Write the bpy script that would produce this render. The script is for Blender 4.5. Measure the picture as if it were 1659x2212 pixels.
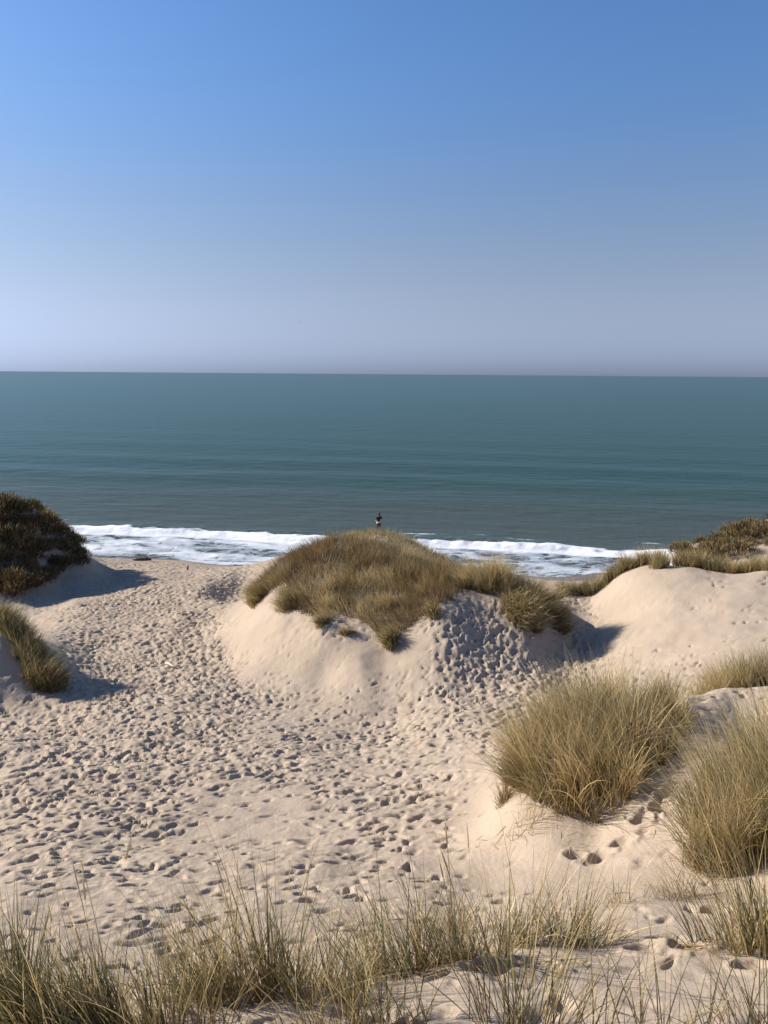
import bpy, math, random
import numpy as np
from mathutils import Vector, Matrix

# ------------------------------------------------------------------ camera, sky, sun, exposure
EYE = 17.5                                   # eye height above the sea, metres
F, CU, CV = 1661.0, 829.5, 1106.0            # focal length and centre, in pixels of a 1659 x 2212 picture
PITCH = math.atan(298.0 / F)
ROLL = math.atan(13.0 / 1659.0)
SUN_EL, SUN_AZ = math.radians(27.0), math.radians(-73.0)   # azimuth from +Y, negative = towards -X
sc = bpy.context.scene
col = sc.collection
for o in list(bpy.data.objects):
    bpy.data.objects.remove(o)

fwd = np.array([0, math.cos(PITCH), -math.sin(PITCH)])
up0 = np.array([0, math.sin(PITCH), math.cos(PITCH)])
rt0 = np.array([1.0, 0, 0])
rt = rt0 * math.cos(ROLL) + up0 * math.sin(ROLL)
up = up0 * math.cos(ROLL) - rt0 * math.sin(ROLL)
cd = bpy.data.cameras.new('camera')
cam = bpy.data.objects.new('camera', cd)
col.objects.link(cam)
cam.matrix_world = Matrix(((rt[0], up[0], -fwd[0], 0), (rt[1], up[1], -fwd[1], 0), (rt[2], up[2], -fwd[2], EYE), (0, 0, 0, 1)))
cd.sensor_fit = 'VERTICAL'
cd.sensor_height = 36.0
cd.lens = 36.0 * F / 2212.0
cd.clip_start, cd.clip_end = 0.1, 90000
sc.camera = cam

w = bpy.data.worlds.new('World')
sc.world = w
w.use_nodes = True
wn, wl = w.node_tree.nodes, w.node_tree.links
sky = wn.new('ShaderNodeTexSky')
sky.sky_type = 'NISHITA'
sky.sun_disc = False
sky.sun_elevation = SUN_EL
sky.sun_rotation = SUN_AZ
sky.altitude = 0
sky.air_density = 1.0
sky.dust_density = 0.75
sky.ozone_density = 8.0
bg = wn['Background']
bg.inputs['Strength'].default_value = 0.100
# marine haze: towards the horizon, all the way round, the sky's own brightness turns pale lilac
tcw = wn.new('ShaderNodeTexCoord'); sxyz = wn.new('ShaderNodeSeparateXYZ'); wl.new(tcw.outputs['Generated'], sxyz.inputs[0])
hz = wn.new('ShaderNodeMapRange'); hz.interpolation_type = 'SMOOTHERSTEP'
hz.inputs['From Min'].default_value = -0.02; hz.inputs['From Max'].default_value = 0.43
hz.inputs['To Min'].default_value = 1.0; hz.inputs['To Max'].default_value = 0.0
wl.new(sxyz.outputs['Z'], hz.inputs['Value'])
lum = wn.new('ShaderNodeRGBToBW'); wl.new(sky.outputs[0], lum.inputs[0])
tnt = wn.new('ShaderNodeMix'); tnt.data_type = 'RGBA'; tnt.blend_type = 'MULTIPLY'; tnt.inputs[0].default_value = 1.0
wl.new(lum.outputs[0], tnt.inputs[6]); tnt.inputs[7].default_value = (0.655, 0.795, 1.095, 1)
mxh = wn.new('ShaderNodeMix'); mxh.data_type = 'RGBA'
wl.new(hz.outputs[0], mxh.inputs[0]); wl.new(sky.outputs[0], mxh.inputs[6]); wl.new(tnt.outputs[2], mxh.inputs[7])
wl.new(mxh.outputs[2], bg.inputs['Color'])

sd = bpy.data.lights.new('sun', 'SUN')
sd.energy = 5.0
sd.angle = math.radians(0.5)
sd.color = (1.0, 0.93, 0.82)
sun = bpy.data.objects.new('sun', sd)
col.objects.link(sun)
SUND = Vector((math.sin(SUN_AZ) * math.cos(SUN_EL), math.cos(SUN_AZ) * math.cos(SUN_EL), math.sin(SUN_EL)))
sun.rotation_euler = SUND.to_track_quat('Z', 'Y').to_euler()
sun.location = (-40, 20, 60)
sc.view_settings.view_transform = 'Standard'
sc.view_settings.look = 'None'
sc.view_settings.gamma = 1
sc.view_settings.use_curve_mapping = False
sc.view_settings.exposure = 0.7
try:
    sc.cycles.max_bounces = 6
    sc.cycles.transparent_max_bounces = 4
except Exception:
    pass

# ------------------------------------------------------------------ helpers
def px(u, v, y):
    """world point at forward distance y along the ray through picture point (u, v)"""
    d = rt * ((u - CU) / F) + up * ((CV - v) / F) + fwd
    t = y / d[1]
    return np.array([d[0] * t, y, EYE + d[2] * t])

def proj(P):
    P = np.asarray(P, float) - np.array([0, 0, EYE])
    dz = P @ fwd
    return CU + F * (P @ rt) / dz, CV - F * (P @ up) / dz

def hash2(i, j, seed):
    n = (i.astype(np.int64) * 374761393 + j.astype(np.int64) * 668265263 + seed * 1442695041) & 0xffffffff
    n = ((n ^ (n >> 13)) * 1274126177) & 0xffffffff
    n = ((n ^ (n >> 16)) * 2246822519) & 0xffffffff
    return ((n ^ (n >> 15)) & 0xffffff) / float(0x1000000)

def vnoise(x, y, seed=0):
    i, j = np.floor(x), np.floor(y)
    fx, fy = x - i, y - j
    i = i.astype(np.int64); j = j.astype(np.int64)
    fx = fx * fx * fx * (fx * (fx * 6 - 15) + 10); fy = fy * fy * fy * (fy * (fy * 6 - 15) + 10)
    a, b, c, d = hash2(i, j, seed), hash2(i + 1, j, seed), hash2(i, j + 1, seed), hash2(i + 1, j + 1, seed)
    return (a + (b - a) * fx) * (1 - fy) + (c + (d - c) * fx) * fy - 0.5      # -0.5 .. 0.5

def fbm(x, y, seed=0, oct=3):
    s, a = 0, 1.0
    for k in range(oct):
        s = s + a * vnoise(x * 2 ** k + 13.7 * k, y * 2 ** k - 7.1 * k, seed + k)
        a *= 0.5
    return s

def sstep(a, b, x):
    t = np.clip((x - a) / (b - a), 0, 1)
    return t * t * (3 - 2 * t)

def in_poly(u, v, poly):
    inside = np.zeros(len(u), bool)
    n = len(poly)
    for k in range(n):
        x1, y1 = poly[k]; x2, y2 = poly[(k + 1) % n]
        c = ((y1 > v) != (y2 > v)) & (u < (x2 - x1) * (v - y1) / (y2 - y1 + 1e-12) + x1)
        inside ^= c
    return inside

def mesh_from(name, V, Fq, mat, parent=None, cols=None, smooth=True):
    """V (n,3); Fq (m,k) faces with k corners; cols (n,3) -> colour attribute 'tint'"""
    me = bpy.data.meshes.new(name)
    V = np.ascontiguousarray(V, dtype=np.float32)
    Fq = np.ascontiguousarray(Fq, dtype=np.int32)
    k = Fq.shape[1]
    me.vertices.add(len(V)); me.vertices.foreach_set('co', V.ravel())
    me.loops.add(Fq.size); me.loops.foreach_set('vertex_index', Fq.ravel())
    me.polygons.add(len(Fq))
    me.polygons.foreach_set('loop_start', np.arange(0, Fq.size, k, dtype=np.int32))
    if smooth:
        me.polygons.foreach_set('use_smooth', np.ones(len(Fq), bool))
    if cols is not None:
        at = me.color_attributes.new('tint', 'FLOAT_COLOR', 'POINT')
        c4 = np.ones((len(V), 4), np.float32); c4[:, :3] = cols
        at.data.foreach_set('color', c4.ravel())
    me.update(); me.validate()
    me.materials.append(mat)
    o = bpy.data.objects.new(name, me)
    col.objects.link(o)
    if parent is not None:
        o.parent = parent
    return o

def thing(name, label, cat, loc, group=None):
    o = bpy.data.objects.new(name, None)
    o.empty_display_size = 0.2
    col.objects.link(o)
    o.location = loc
    o['label'] = label; o['category'] = cat
    if group:
        o['group'] = group
    return o

def new_mat(name):
    m = bpy.data.materials.new(name); m.use_nodes = True
    nt = m.node_tree
    return m, nt.nodes, nt.links, nt.nodes['Principled BSDF']

# ------------------------------------------------------------------ materials
def sand_material():
    m, N, L, b = new_mat('sand')
    tc = N.new('ShaderNodeNewGeometry')
    n1 = N.new('ShaderNodeTexNoise'); n1.inputs['Scale'].default_value = 0.55; n1.inputs['Detail'].default_value = 5
    n2 = N.new('ShaderNodeTexNoise'); n2.inputs['Scale'].default_value = 38.0; n2.inputs['Detail'].default_value = 4
    n3 = N.new('ShaderNodeTexNoise'); n3.inputs['Scale'].default_value = 9.0; n3.inputs['Detail'].default_value = 5
    for n in (n1, n2, n3):
        L.new(tc.outputs['Position'], n.inputs['Vector'])
    r1 = N.new('ShaderNodeValToRGB')
    r1.color_ramp.elements[0].position, r1.color_ramp.elements[1].position = 0.3, 0.7
    r1.color_ramp.elements[0].color = (0.350, 0.278, 0.209, 1)
    r1.color_ramp.elements[1].color = (0.400, 0.318, 0.240, 1)
    L.new(n1.outputs[0], r1.inputs[0])
    r2 = N.new('ShaderNodeValToRGB')
    r2.color_ramp.elements[0].position, r2.color_ramp.elements[1].position = 0.25, 0.75
    r2.color_ramp.elements[0].color = (0.86, 0.85, 0.84, 1)
    r2.color_ramp.elements[1].color = (1.08, 1.07, 1.06, 1)
    L.new(n2.outputs[0], r2.inputs[0])
    mx = N.new('ShaderNodeMix'); mx.data_type = 'RGBA'; mx.blend_type = 'MULTIPLY'; mx.inputs[0].default_value = 1
    L.new(r1.outputs[0], mx.inputs[6]); L.new(r2.outputs[0], mx.inputs[7])
    # wet sand next to the water
    sp = N.new('ShaderNodeSeparateXYZ'); L.new(tc.outputs['Position'], sp.inputs[0])
    ad = N.new('ShaderNodeMath'); ad.operation = 'MULTIPLY_ADD'; ad.inputs[1].default_value = 0.5
    L.new(n1.outputs[0], ad.inputs[0]); L.new(sp.outputs['Z'], ad.inputs[2])
    mr = N.new('ShaderNodeMapRange'); mr.interpolation_type = 'SMOOTHSTEP'
    mr.inputs['From Min'].default_value = 0.75; mr.inputs['From Max'].default_value = 1.15
    mr.inputs['To Min'].default_value = 1; mr.inputs['To Max'].default_value = 0
    L.new(ad.outputs[0], mr.inputs['Value'])
    wet = N.new('ShaderNodeMix'); wet.data_type = 'RGBA'
    L.new(mr.outputs[0], wet.inputs[0]); L.new(mx.outputs[2], wet.inputs[6])
    wet.inputs[7].default_value = (0.15, 0.115, 0.08, 1)
    L.new(wet.outputs[2], b.inputs['Base Color'])
    rg = N.new('ShaderNodeMapRange'); rg.inputs['To Min'].default_value = 0.92; rg.inputs['To Max'].default_value = 0.35
    L.new(mr.outputs[0], rg.inputs['Value']); L.new(rg.outputs[0], b.inputs['Roughness'])
    b.inputs['Specular IOR Level'].default_value = 0.2
    bp = N.new('ShaderNodeBump'); bp.inputs['Strength'].default_value = 0.55; bp.inputs['Distance'].default_value = 0.02
    L.new(n3.outputs[0], bp.inputs['Height'])
    bp2 = N.new('ShaderNodeBump'); bp2.inputs['Strength'].default_value = 0.5; bp2.inputs['Distance'].default_value = 0.006
    L.new(n2.outputs[0], bp2.inputs['Height']); L.new(bp.outputs[0], bp2.inputs['Normal'])
    wv = N.new('ShaderNodeTexWave'); wv.inputs['Scale'].default_value = 3.4; wv.inputs['Distortion'].default_value = 14.0; wv.inputs['Detail'].default_value = 3; wv.inputs['Detail Scale'].default_value = 0.7
    L.new(tc.outputs['Position'], wv.inputs['Vector'])
    bp3 = N.new('ShaderNodeBump'); bp3.inputs['Strength'].default_value = 0.13; bp3.inputs['Distance'].default_value = 0.008
    L.new(wv.outputs['Fac'], bp3.inputs['Height']); L.new(bp2.outputs[0], bp3.inputs['Normal'])
    L.new(bp3.outputs[0], b.inputs['Normal'])
    return m

def grass_material(name, rough=0.6, trans=0.3):
    m, N, L, b = new_mat(name)
    at = N.new('ShaderNodeAttribute'); at.attribute_name = 'tint'
    L.new(at.outputs['Color'], b.inputs['Base Color'])
    b.inputs['Roughness'].default_value = rough
    b.inputs['Specular IOR Level'].default_value = 0.25
    tr = N.new('ShaderNodeBsdfTranslucent'); L.new(at.outputs['Color'], tr.inputs['Color'])
    mix = N.new('ShaderNodeMixShader'); mix.inputs[0].default_value = trans
    out = N['Material Output']
    L.new(b.outputs[0], mix.inputs[1]); L.new(tr.outputs[0], mix.inputs[2]); L.new(mix.outputs[0], out.inputs['Surface'])
    return m

def plain(name, c, rough=0.8, var=0.25, scale=14.0, bump=0.3):
    m, N, L, b = new_mat(name)
    tc = N.new('ShaderNodeTexCoord')
    n = N.new('ShaderNodeTexNoise'); n.inputs['Scale'].default_value = scale; n.inputs['Detail'].default_value = 5
    L.new(tc.outputs['Object'], n.inputs['Vector'])
    r = N.new('ShaderNodeValToRGB')
    r.color_ramp.elements[0].position, r.color_ramp.elements[1].position = 0.3, 0.7
    r.color_ramp.elements[0].color = tuple(x * (1 - var) for x in c) + (1,)
    r.color_ramp.elements[1].color = tuple(min(1, x * (1 + var)) for x in c) + (1,)
    L.new(n.outputs[0], r.inputs[0]); L.new(r.outputs[0], b.inputs['Base Color'])
    b.inputs['Roughness'].default_value = rough
    bp = N.new('ShaderNodeBump'); bp.inputs['Strength'].default_value = bump; bp.inputs['Distance'].default_value = 0.01
    L.new(n.outputs[0], bp.inputs['Height']); L.new(bp.outputs[0], b.inputs['Normal'])
    return m

M_SAND = sand_material()
M_GRASS = grass_material('marram_blade')
M_SCRUB = grass_material('scrub_twig', 0.75, 0.15)

# ------------------------------------------------------------------ terrain
BASE_S = np.array([-4, 0, 3, 3.7, 4.6, 6, 8, 10.5, 14, 16.5, 22, 26, 30, 35, 41, 47, 54, 58, 62, 67, 75, 90, 120.])
BASE_Z = np.array([16.2, 15.8, 14.6, 14.3, 13.7, 12.96, 12.05, 11.1, 10, 9.2, 7.9, 7.1, 6.5, 5.8, 5.1, 4.2, 2.9, 1.9, 1.05, 0, -.8, -2, -4])
_s = np.linspace(-4, 120, 1241)
_z = np.interp(_s, BASE_S, BASE_Z)
_k = np.exp(-0.5 * (np.arange(-25, 26) / 9.0) ** 2); _k /= _k.sum()
_z = np.convolve(np.pad(_z, 25, mode='edge'), _k, mode='valid')

def base_height(x, y):
    s = y + 0.19 * x * sstep(35, 62, y)
    return np.interp(s, _s, _z)

CTRL_PX = [  # (u, v, forward distance): where the ground is seen
    # near slope
    (0, 2212, 3.2), (400, 2212, 3.1), (830, 2212, 3.0), (1250, 2212, 2.95), (1659, 2212, 2.9),
    (1000, 2085, 3.7), (1250, 2085, 3.65), (1500, 2080, 3.65), (1659, 2085, 3.55), (700, 2150, 3.45),
    (1000, 2035, 4.6), (1250, 2040, 4.3), (1450, 2030, 4.25), (700, 2060, 4.4), (300, 2100, 4.2), (0, 2080, 4.4),
    (0, 1950, 6.2), (300, 1950, 6.1), (600, 1950, 6.0), (900, 1950, 5.9), (1150, 1950, 5.5), (1350, 1950, 5.3), (1500, 1980, 4.9), (1659, 1985, 4.6),
    (0, 1850, 8.2), (400, 1850, 8.1), (800, 1850, 8.0), (1000, 1850, 7.8), (1100, 1850, 7.5), (1200, 1850, 7.1), (1350, 1850, 6.7), (1450, 1870, 6.2), (1600, 1890, 5.6),
    (0, 1750, 10.8), (300, 1750, 10.6), (700, 1750, 10.5), (950, 1750, 10.3), (1050, 1750, 9.6), (1290, 1785, 7.7), (1400, 1770, 7.35), (1500, 1720, 7.4), (1450, 1690, 7.9),
    (0, 1650, 14.3), (300, 1650, 14.1), (600, 1650, 14), (900, 1650, 13.6), (1030, 1650, 12.6), (1100, 1705, 8.9), (1300, 1600, 9.0), (1150, 1640, 9.5),
    (0, 1590, 17), (300, 1590, 17), (600, 1590, 17), (900, 1590, 16.5), (1050, 1580, 15.8),
    (1480, 1510, 10.0), (1560, 1490, 10.3), (1659, 1480, 10.3), (1600, 1560, 9.0), (1659, 1700, 6.9), (1400, 1530, 10.0),
    # valley floor to the beach
    (200, 1530, 20.5), (400, 1500, 22), (300, 1450, 26), (450, 1450, 25.5), (300, 1400, 30), (450, 1400, 29.5), (200, 1400, 30), (250, 1350, 35), (420, 1350, 34.5),
    (160, 1300, 41), (300, 1300, 41), (400, 1310, 39.5), (430, 1280, 42.4), (440, 1302, 40.2), (505, 1285, 45.0), (490, 1302, 42.2), (520, 1264, 48.0), (450, 1262, 45.2), (300, 1250, 50), (420, 1250, 50), (500, 1248, 49), (300, 1225, 58), (450, 1228, 56.5),
    # middle dune: foot, bare face, spur, flank
    (480, 1350, 33.2), (495, 1420, 27.8), (520, 1500, 22.3), (700, 1540, 20), (850, 1525, 20.5), (600, 1440, 24.4), (700, 1450, 23.4), (780, 1440, 22.9),
    (700, 1375, 24.9), (600, 1340, 27.5), (830, 1410, 23.8), (560, 1310, 30.5), (830, 1470, 22.2), (890, 1390, 23.8), (960, 1305, 25.6),
    (900, 1480, 21.5), (1000, 1480, 21.3), (1040, 1380, 24.2), (1100, 1440, 23.0), (1190, 1405, 25.0), (1250, 1445, 23.8), (1120, 1345, 25.4), (1100, 1500, 20.4), (1000, 1540, 18.3),
    (1150, 1480, 21.3),
    # middle dune: grassy crest (ground below the blades)
    (565, 1285, 32.5), (600, 1245, 33.5), (650, 1210, 34.5), (720, 1180, 35.5), (780, 1190, 35.5), (850, 1212, 34), (960, 1245, 31), (1080, 1255, 28.5), (1170, 1295, 27.3), (800, 1290, 28), (900, 1290, 27.2), (700, 1280, 29),
    # hummock behind it
    (770, 1166, 44), (850, 1172, 45), (920, 1196, 45), (968, 1228, 45), (818, 1153, 58),
    # saddle and pale dune beyond
    (1210, 1278, 33), (1215, 1330, 28.0), (1320, 1340, 27.5), (1330, 1405, 24.2), (1280, 1300, 30.5), (1340, 1230, 31.5), (1400, 1219, 30.6), (1500, 1223, 29.6), (1659, 1234, 27.6),
    (1659, 1320, 23.5), (1500, 1320, 24.8), (1400, 1330, 25.8), (1659, 1410, 19.5), (1500, 1425, 20.6), (1400, 1430, 21.8),
    # small mound with grass at the left edge, scrub dune behind it
    (0, 1525, 20.9), (70, 1510, 21.5), (0, 1420, 22.6), (0, 1335, 24.5), (50, 1385, 24.0), (85, 1440, 23.2), (122, 1500, 22.0), (-150, 1290, 25), (-150, 1500, 21),
    (60, 1283, 43), (130, 1250, 48), (205, 1222, 57), (0, 1090, 50), (60, 1100, 51), (110, 1130, 53), (150, 1160, 54.5), (180, 1190, 56), (0, 1190, 46), (60, 1200, 47), (110, 1210, 49), (-150, 1070, 50), (-150, 1200, 46),
    # scrub dune at the right edge
    (1659, 1128, 46), (1600, 1148, 47), (1520, 1178, 47), (1450, 1200, 47), (1850, 1100, 46),
]
CTRL_XYZ = [  # hidden ground, height above the base slope given as an absolute height
    (-15, 32, 6.2), (-15, 28, 6.8), (-20, 31, 6.4), (-9.5, 36, 5.9), (-9, 40, 5.3), (-30, 60, 4), (-38, 48, 8.5), (-45, 56, 8),
    (-3, 55, 5.5), (2, 60, 3.8), (0, 52, 6.6), (4, 51, 5.2), (-2, 65, 2.4), (6, 56, 3.4), (6, 62, 1.5), (10, 57, 2.2), (10, 62, 1.1), (-8, 60, 2.8), (-8, 52, 4.5), (10, 50, 3.6), (10, 40, 6.2), (12, 46, 4.6), (9.5, 36, 7.0),
    (-1.5, 40, 8.3), (2.5, 39, 7.5), (5, 36, 7.4), (7.5, 33, 7.3),
    (15, 35, 7.6), (20, 38, 7.2), (16, 44, 5.2), (14, 55, 2.3), (24, 46, 9), (34, 48, 9.5), (28, 56, 5.5), (20, 56, 2.8), (24, 64, 1.6), (35, 62, 2),
    (22, 24, 10.2), (25, 30, 9.6), (14, 14, 11.8), (12, 8, 13.5), (8, 4, 14.5), (6, 12.5, 11.8), (8, 13.5, 11.6), (5, 14, 10.6), (9, 17, 10.2), (4.6, 11.6, 11.5),
    (-8, 6, 13.2), (-12, 12, 11.4), (-16, 18, 10.2), (-6, 2, 15.2), (-20, 24, 9.5), (5, 1, 15.6), (0, 0, 15.8), (0, -2, 16.0),
    (-15, 48, 4.3), (-10, 64, 1.15), (-18, 66, 1.1), (-25, 66, 1.35), (-14, 60, 2.1), (-22, 61, 2.2), (0, 72, 0), (20, 70, -.3), (-25, 73, -.3), (40, 80, -2), (-50, 80, -.5), (0, 85, -1.7), (-60, 95, -2), (45, 70, 0),
]
_C = np.array([px(*c) for c in CTRL_PX] + [np.array(c, float) for c in CTRL_XYZ])

def warp(x, y):
    return np.stack([x / (y + 3.0) * 2.6, np.log(y + 4.0)], -1)

_Q = warp(_C[:, 0], _C[:, 1])
_R = _C[:, 2] - base_height(_C[:, 0], _C[:, 1])
def _U(r2):
    return 0.5 * r2 * np.log(r2 + 1e-9)
_n = len(_Q)
_A = _U(((_Q[:, None] - _Q[None]) ** 2).sum(-1)) + np.eye(_n) * 2.5e-4
_P = np.concatenate([np.ones((_n, 1)), _Q], 1)
_W = np.linalg.solve(np.block([[_A, _P], [_P.T, np.zeros((3, 3))]]), np.concatenate([_R, np.zeros(3)]))

def ground(x, y):
    x = np.asarray(x, float); y = np.asarray(y, float)
    shp = x.shape
    x = x.ravel(); y = y.ravel()
    out = np.empty(len(x))
    for a in range(0, len(x), 60000):
        xs, ys = x[a:a + 60000], y[a:a + 60000]
        q = warp(xs, ys)
        r2 = ((q ** 2).sum(-1)[:, None] + (_Q ** 2).sum(-1)[None] - 2 * q @ _Q.T).clip(0)
        out[a:a + 60000] = _U(r2) @ _W[:_n] + _W[_n] + q @ _W[_n + 1:]
    fade = 1 - sstep(66, 92, y)
    return (base_height(x, y) + out * fade).reshape(shp)

# footprint density: how trampled the sand is, given at picture points
TRAMPLED = np.array([
    (300, 1300, 1), (200, 1400, 1), (400, 1400, 1), (250, 1500, 1), (100, 1600, 1), (300, 1600, 1), (440, 1480, 1), (482, 1400, 1), (478, 1450, 1), (495, 1510, .9), (465, 1340, 1), (500, 1280, 1), (300, 1260, 1), (450, 1250, .9),
    (150, 1250, .15), (450, 1560, .9), (100, 1700, .9), (300, 1700, .8), (100, 1850, .7), (300, 1850, .65), (100, 2000, .65), (300, 2000, .7), (600, 1650, .75), (800, 1600, .7), (720, 1700, .55),
    (500, 1730, .3), (600, 1750, .05), (560, 1790, .1), (480, 1850, .5), (700, 1850, .45), (600, 1900, .7), (800, 1900, .6), (950, 1700, .7), (900, 1800, .5), (1000, 1640, .35), (1000, 1550, .45),
    (900, 1480, .2), (950, 1450, .55), (930, 1500, .6), (1000, 1520, .9), (1100, 1540, .9), (1200, 1470, 1), (880, 1540, .4), (1050, 1600, .6), (1200, 1385, .8), (1250, 1395, .8), (1180, 1350, .6), (1000, 1420, .8), (1100, 1450, 1), (1150, 1500, 1), (1050, 1370, 1), (1250, 1430, .9), (1000, 1490, .8), (700, 1570, .3), (600, 1570, .35), (550, 1450, 0), (700, 1450, 0),
    (800, 1430, 0), (600, 1350, 0), (530, 1380, 0), (520, 1320, .1), (880, 1400, 0), (830, 1520, .15), (1400, 1350, .05), (1500, 1350, .04), (1600, 1300, .03), (1450, 1250, 0), (1600, 1400, .05), (1330, 1400, .4),
    (1360, 1430, .15), (1060, 1750, 0), (1110, 1800, .03), (1200, 1850, .05), (1300, 1870, .08), (1400, 1780, .35), (1440, 1700, .5), (1100, 1950, .2), (900, 1980, .6), (1200, 1980, .1),
    (1400, 1950, .1), (1500, 1950, .2), (1100, 2120, .25), (1300, 2150, .08), (1500, 2120, .2), (800, 2100, .5), (400, 2100, .55), (100, 2150, .4), (1560, 1520, .5), (40, 1470, .15), (70, 1400, 0),
    (400, 1222, .5), (300, 1222, .6), (100, 1150, 0), (800, 1250, 0), (1100, 1250, 0), (1400, 1650, 0), (1600, 1700, 0), (1250, 1350, .3), (1200, 1330, .4)])

def trampled(u, v):
    d2 = (u[:, None] - TRAMPLED[None, :, 0]) ** 2 + (1.6 * (v[:, None] - TRAMPLED[None, :, 1])) ** 2 + 60.0
    wgt = 1.0 / d2 ** 1.8
    return (wgt * TRAMPLED[None, :, 2]).sum(1) / wgt.sum(1)

ga = np.concatenate([np.linspace(-1.3, -0.60, 26)[:-1], np.linspace(-0.60, 0.60, 720), np.linspace(0.60, 1.3, 26)[1:]])
gy = [-2.2]
while gy[-1] < 92:
    y_ = gy[-1]
    gy.append(y_ + (min(0.0037 * (y_ + 0.5) + 0.003, 0.11) if 1.5 < y_ < 66 else (0.12 if y_ <= 1.5 else 0.8)))
gy = np.array(gy)
GA, GY = np.meshgrid(ga, gy)
GX = GA * (GY + 3.0)
HZ = ground(GX, GY)
HZ += fbm(GX * 0.9, GY * 0.9, 3, 3) * 0.07 * sstep(1, 6, GY) + fbm(GX * 3.1, GY * 3.1, 9, 2) * 0.02

# gullies where the bare face breaks off below the grass
_u0, _v0 = proj(np.stack([GX, GY, HZ], -1).reshape(-1, 3))
_m = np.exp(-((_u0 - 720) / 190) ** 2 - ((_v0 - 1352) / 30) ** 2).reshape(HZ.shape) * (np.abs(GY - 26) < 7)
HZ += _m * (0.15 * (0.3 - np.abs(fbm(GX * 1.1 + GY * 0.4, GY * 0.35, 15, 3))) + 0.05 * fbm(GX * 5, GY * 5, 16, 3))
rng = np.random.default_rng(7)
def footprints():
    n = 320000
    # uniform over the fan by area
    y = rng.uniform(1.0, 68.0, n); keep = rng.random(n) < (y + 3) / 71.0
    y = y[keep]; x = rng.uniform(-0.62, 0.62, len(y)) * (y + 3)
    area = 1.24 * ((71.0 ** 2 - 4.0 ** 2) / 2)
    z = ground(x, y)
    u, v = proj(np.stack([x, y, z], -1))
    d = trampled(u, v)
    dens = (54.0 - 4.0 * sstep(8, 24, y)) * d * (0.55 + 1.1 * np.clip(fbm(x * 0.5, y * 0.35, 81, 2) + 0.45, 0, 1))                         # prints per square metre
    p = dens * area / len(y)
    k = rng.random(len(y)) < p
    return x[k], y[k], d[k]

fx, fy, fd = footprints()
# churned sand: soft warped ridges where many feet have been
TR = np.zeros_like(HZ)
_u, _v = proj(np.stack([GX, GY, HZ], -1).reshape(-1, 3))
_g = (slice(None, None, 6), slice(None, None, 6))
_tu = trampled(_u.reshape(HZ.shape)[_g].ravel(), _v.reshape(HZ.shape)[_g].ravel()).reshape(HZ[_g].shape)
ri = np.clip(np.arange(HZ.shape[0]) / 6.0, 0, _tu.shape[0] - 1.001); ci = np.clip(np.arange(HZ.shape[1]) / 6.0, 0, _tu.shape[1] - 1.001)
r0 = ri.astype(int); c0 = ci.astype(int); fr = (ri - r0)[:, None]; fc = (ci - c0)[None]
TR = (_tu[r0][:, c0] * (1 - fr) * (1 - fc) + _tu[r0 + 1][:, c0] * fr * (1 - fc) + _tu[r0][:, c0 + 1] * (1 - fr) * fc + _tu[r0 + 1][:, c0 + 1] * fr * fc)
wx = GX + 0.16 * vnoise(GX * 3.1, GY * 3.1, 61); wy_ = GY + 0.16 * vnoise(GX * 3.1, GY * 3.1, 62)
churn = 0.7 * (np.abs(vnoise(wx * 4.1, wy_ * 3.2, 63)) * 2 - 0.35) + 0.6 * (np.abs(vnoise(wx * 7.5, wy_ * 6.2, 64)) * 2 - 0.35)
far_ = sstep(6, 24, GY)
DZ = -churn * TR ** 1.3 * (0.035 + 0.06 * far_)
n_fp = len(fx)
f_ang = rng.normal(math.radians(38), 0.65, n_fp)
shrink = (0.54 + 0.14 * sstep(6, 13, fy)) * (1 + 0.12 * sstep(16, 40, fy)) * rng.choice([0.75, 1.0, 1.0, 1.35], n_fp)
f_len = rng.uniform(0.09, 0.20, n_fp) * shrink; f_wid = rng.uniform(0.045, 0.080, n_fp) * shrink
f_dep = (0.02 + 0.10 * rng.random(n_fp) ** 1.5) * (0.6 + 0.4 * fd) * (0.80 + 0.28 * sstep(8, 24, fy))
_sx = (ground(fx + .3, fy) - ground(fx - .3, fy)) / .6; _sy = (ground(fx, fy + .3) - ground(fx, fy - .3)) / .6
f_dep *= 1 - 0.5 * sstep(0.35, 0.7, np.hypot(_sx, _sy))
for k in range(n_fp):
    R = f_len[k] * 2.1
    j0, j1 = np.searchsorted(gy, (fy[k] - R, fy[k] + R))
    ac = fx[k] / (fy[k] + 3.0); ar = R / (fy[k] + 3.0)
    i0, i1 = np.searchsorted(ga, (ac - ar, ac + ar))
    if j1 <= j0 or i1 <= i0:
        continue
    dx = GX[j0:j1, i0:i1] - fx[k]; dy = GY[j0:j1, i0:i1] - fy[k]
    c, s_ = math.cos(f_ang[k]), math.sin(f_ang[k])
    p_ = (c * dx + s_ * dy) / f_len[k]; q_ = (-s_ * dx + c * dy) / f_wid[k]
    ph = k * 1.7
    wob = 1 + 0.22 * np.sin(2.1 * p_ + ph) + 0.18 * np.sin(2.7 * q_ + 1.3 * ph)
    q_ = q_ * (1 + 0.25 * p_)
    r2 = (p_ * p_ + q_ * q_) * wob
    st = -np.exp(-(r2 ** 1.6)) + 0.17 * np.exp(-((np.sqrt(r2) - 1.6) / 0.55) ** 2) * (0.6 + 0.6 * np.sin(p_ * 0.9 + ph))
    DZ[j0:j1, i0:i1] += f_dep[k] * st
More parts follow.
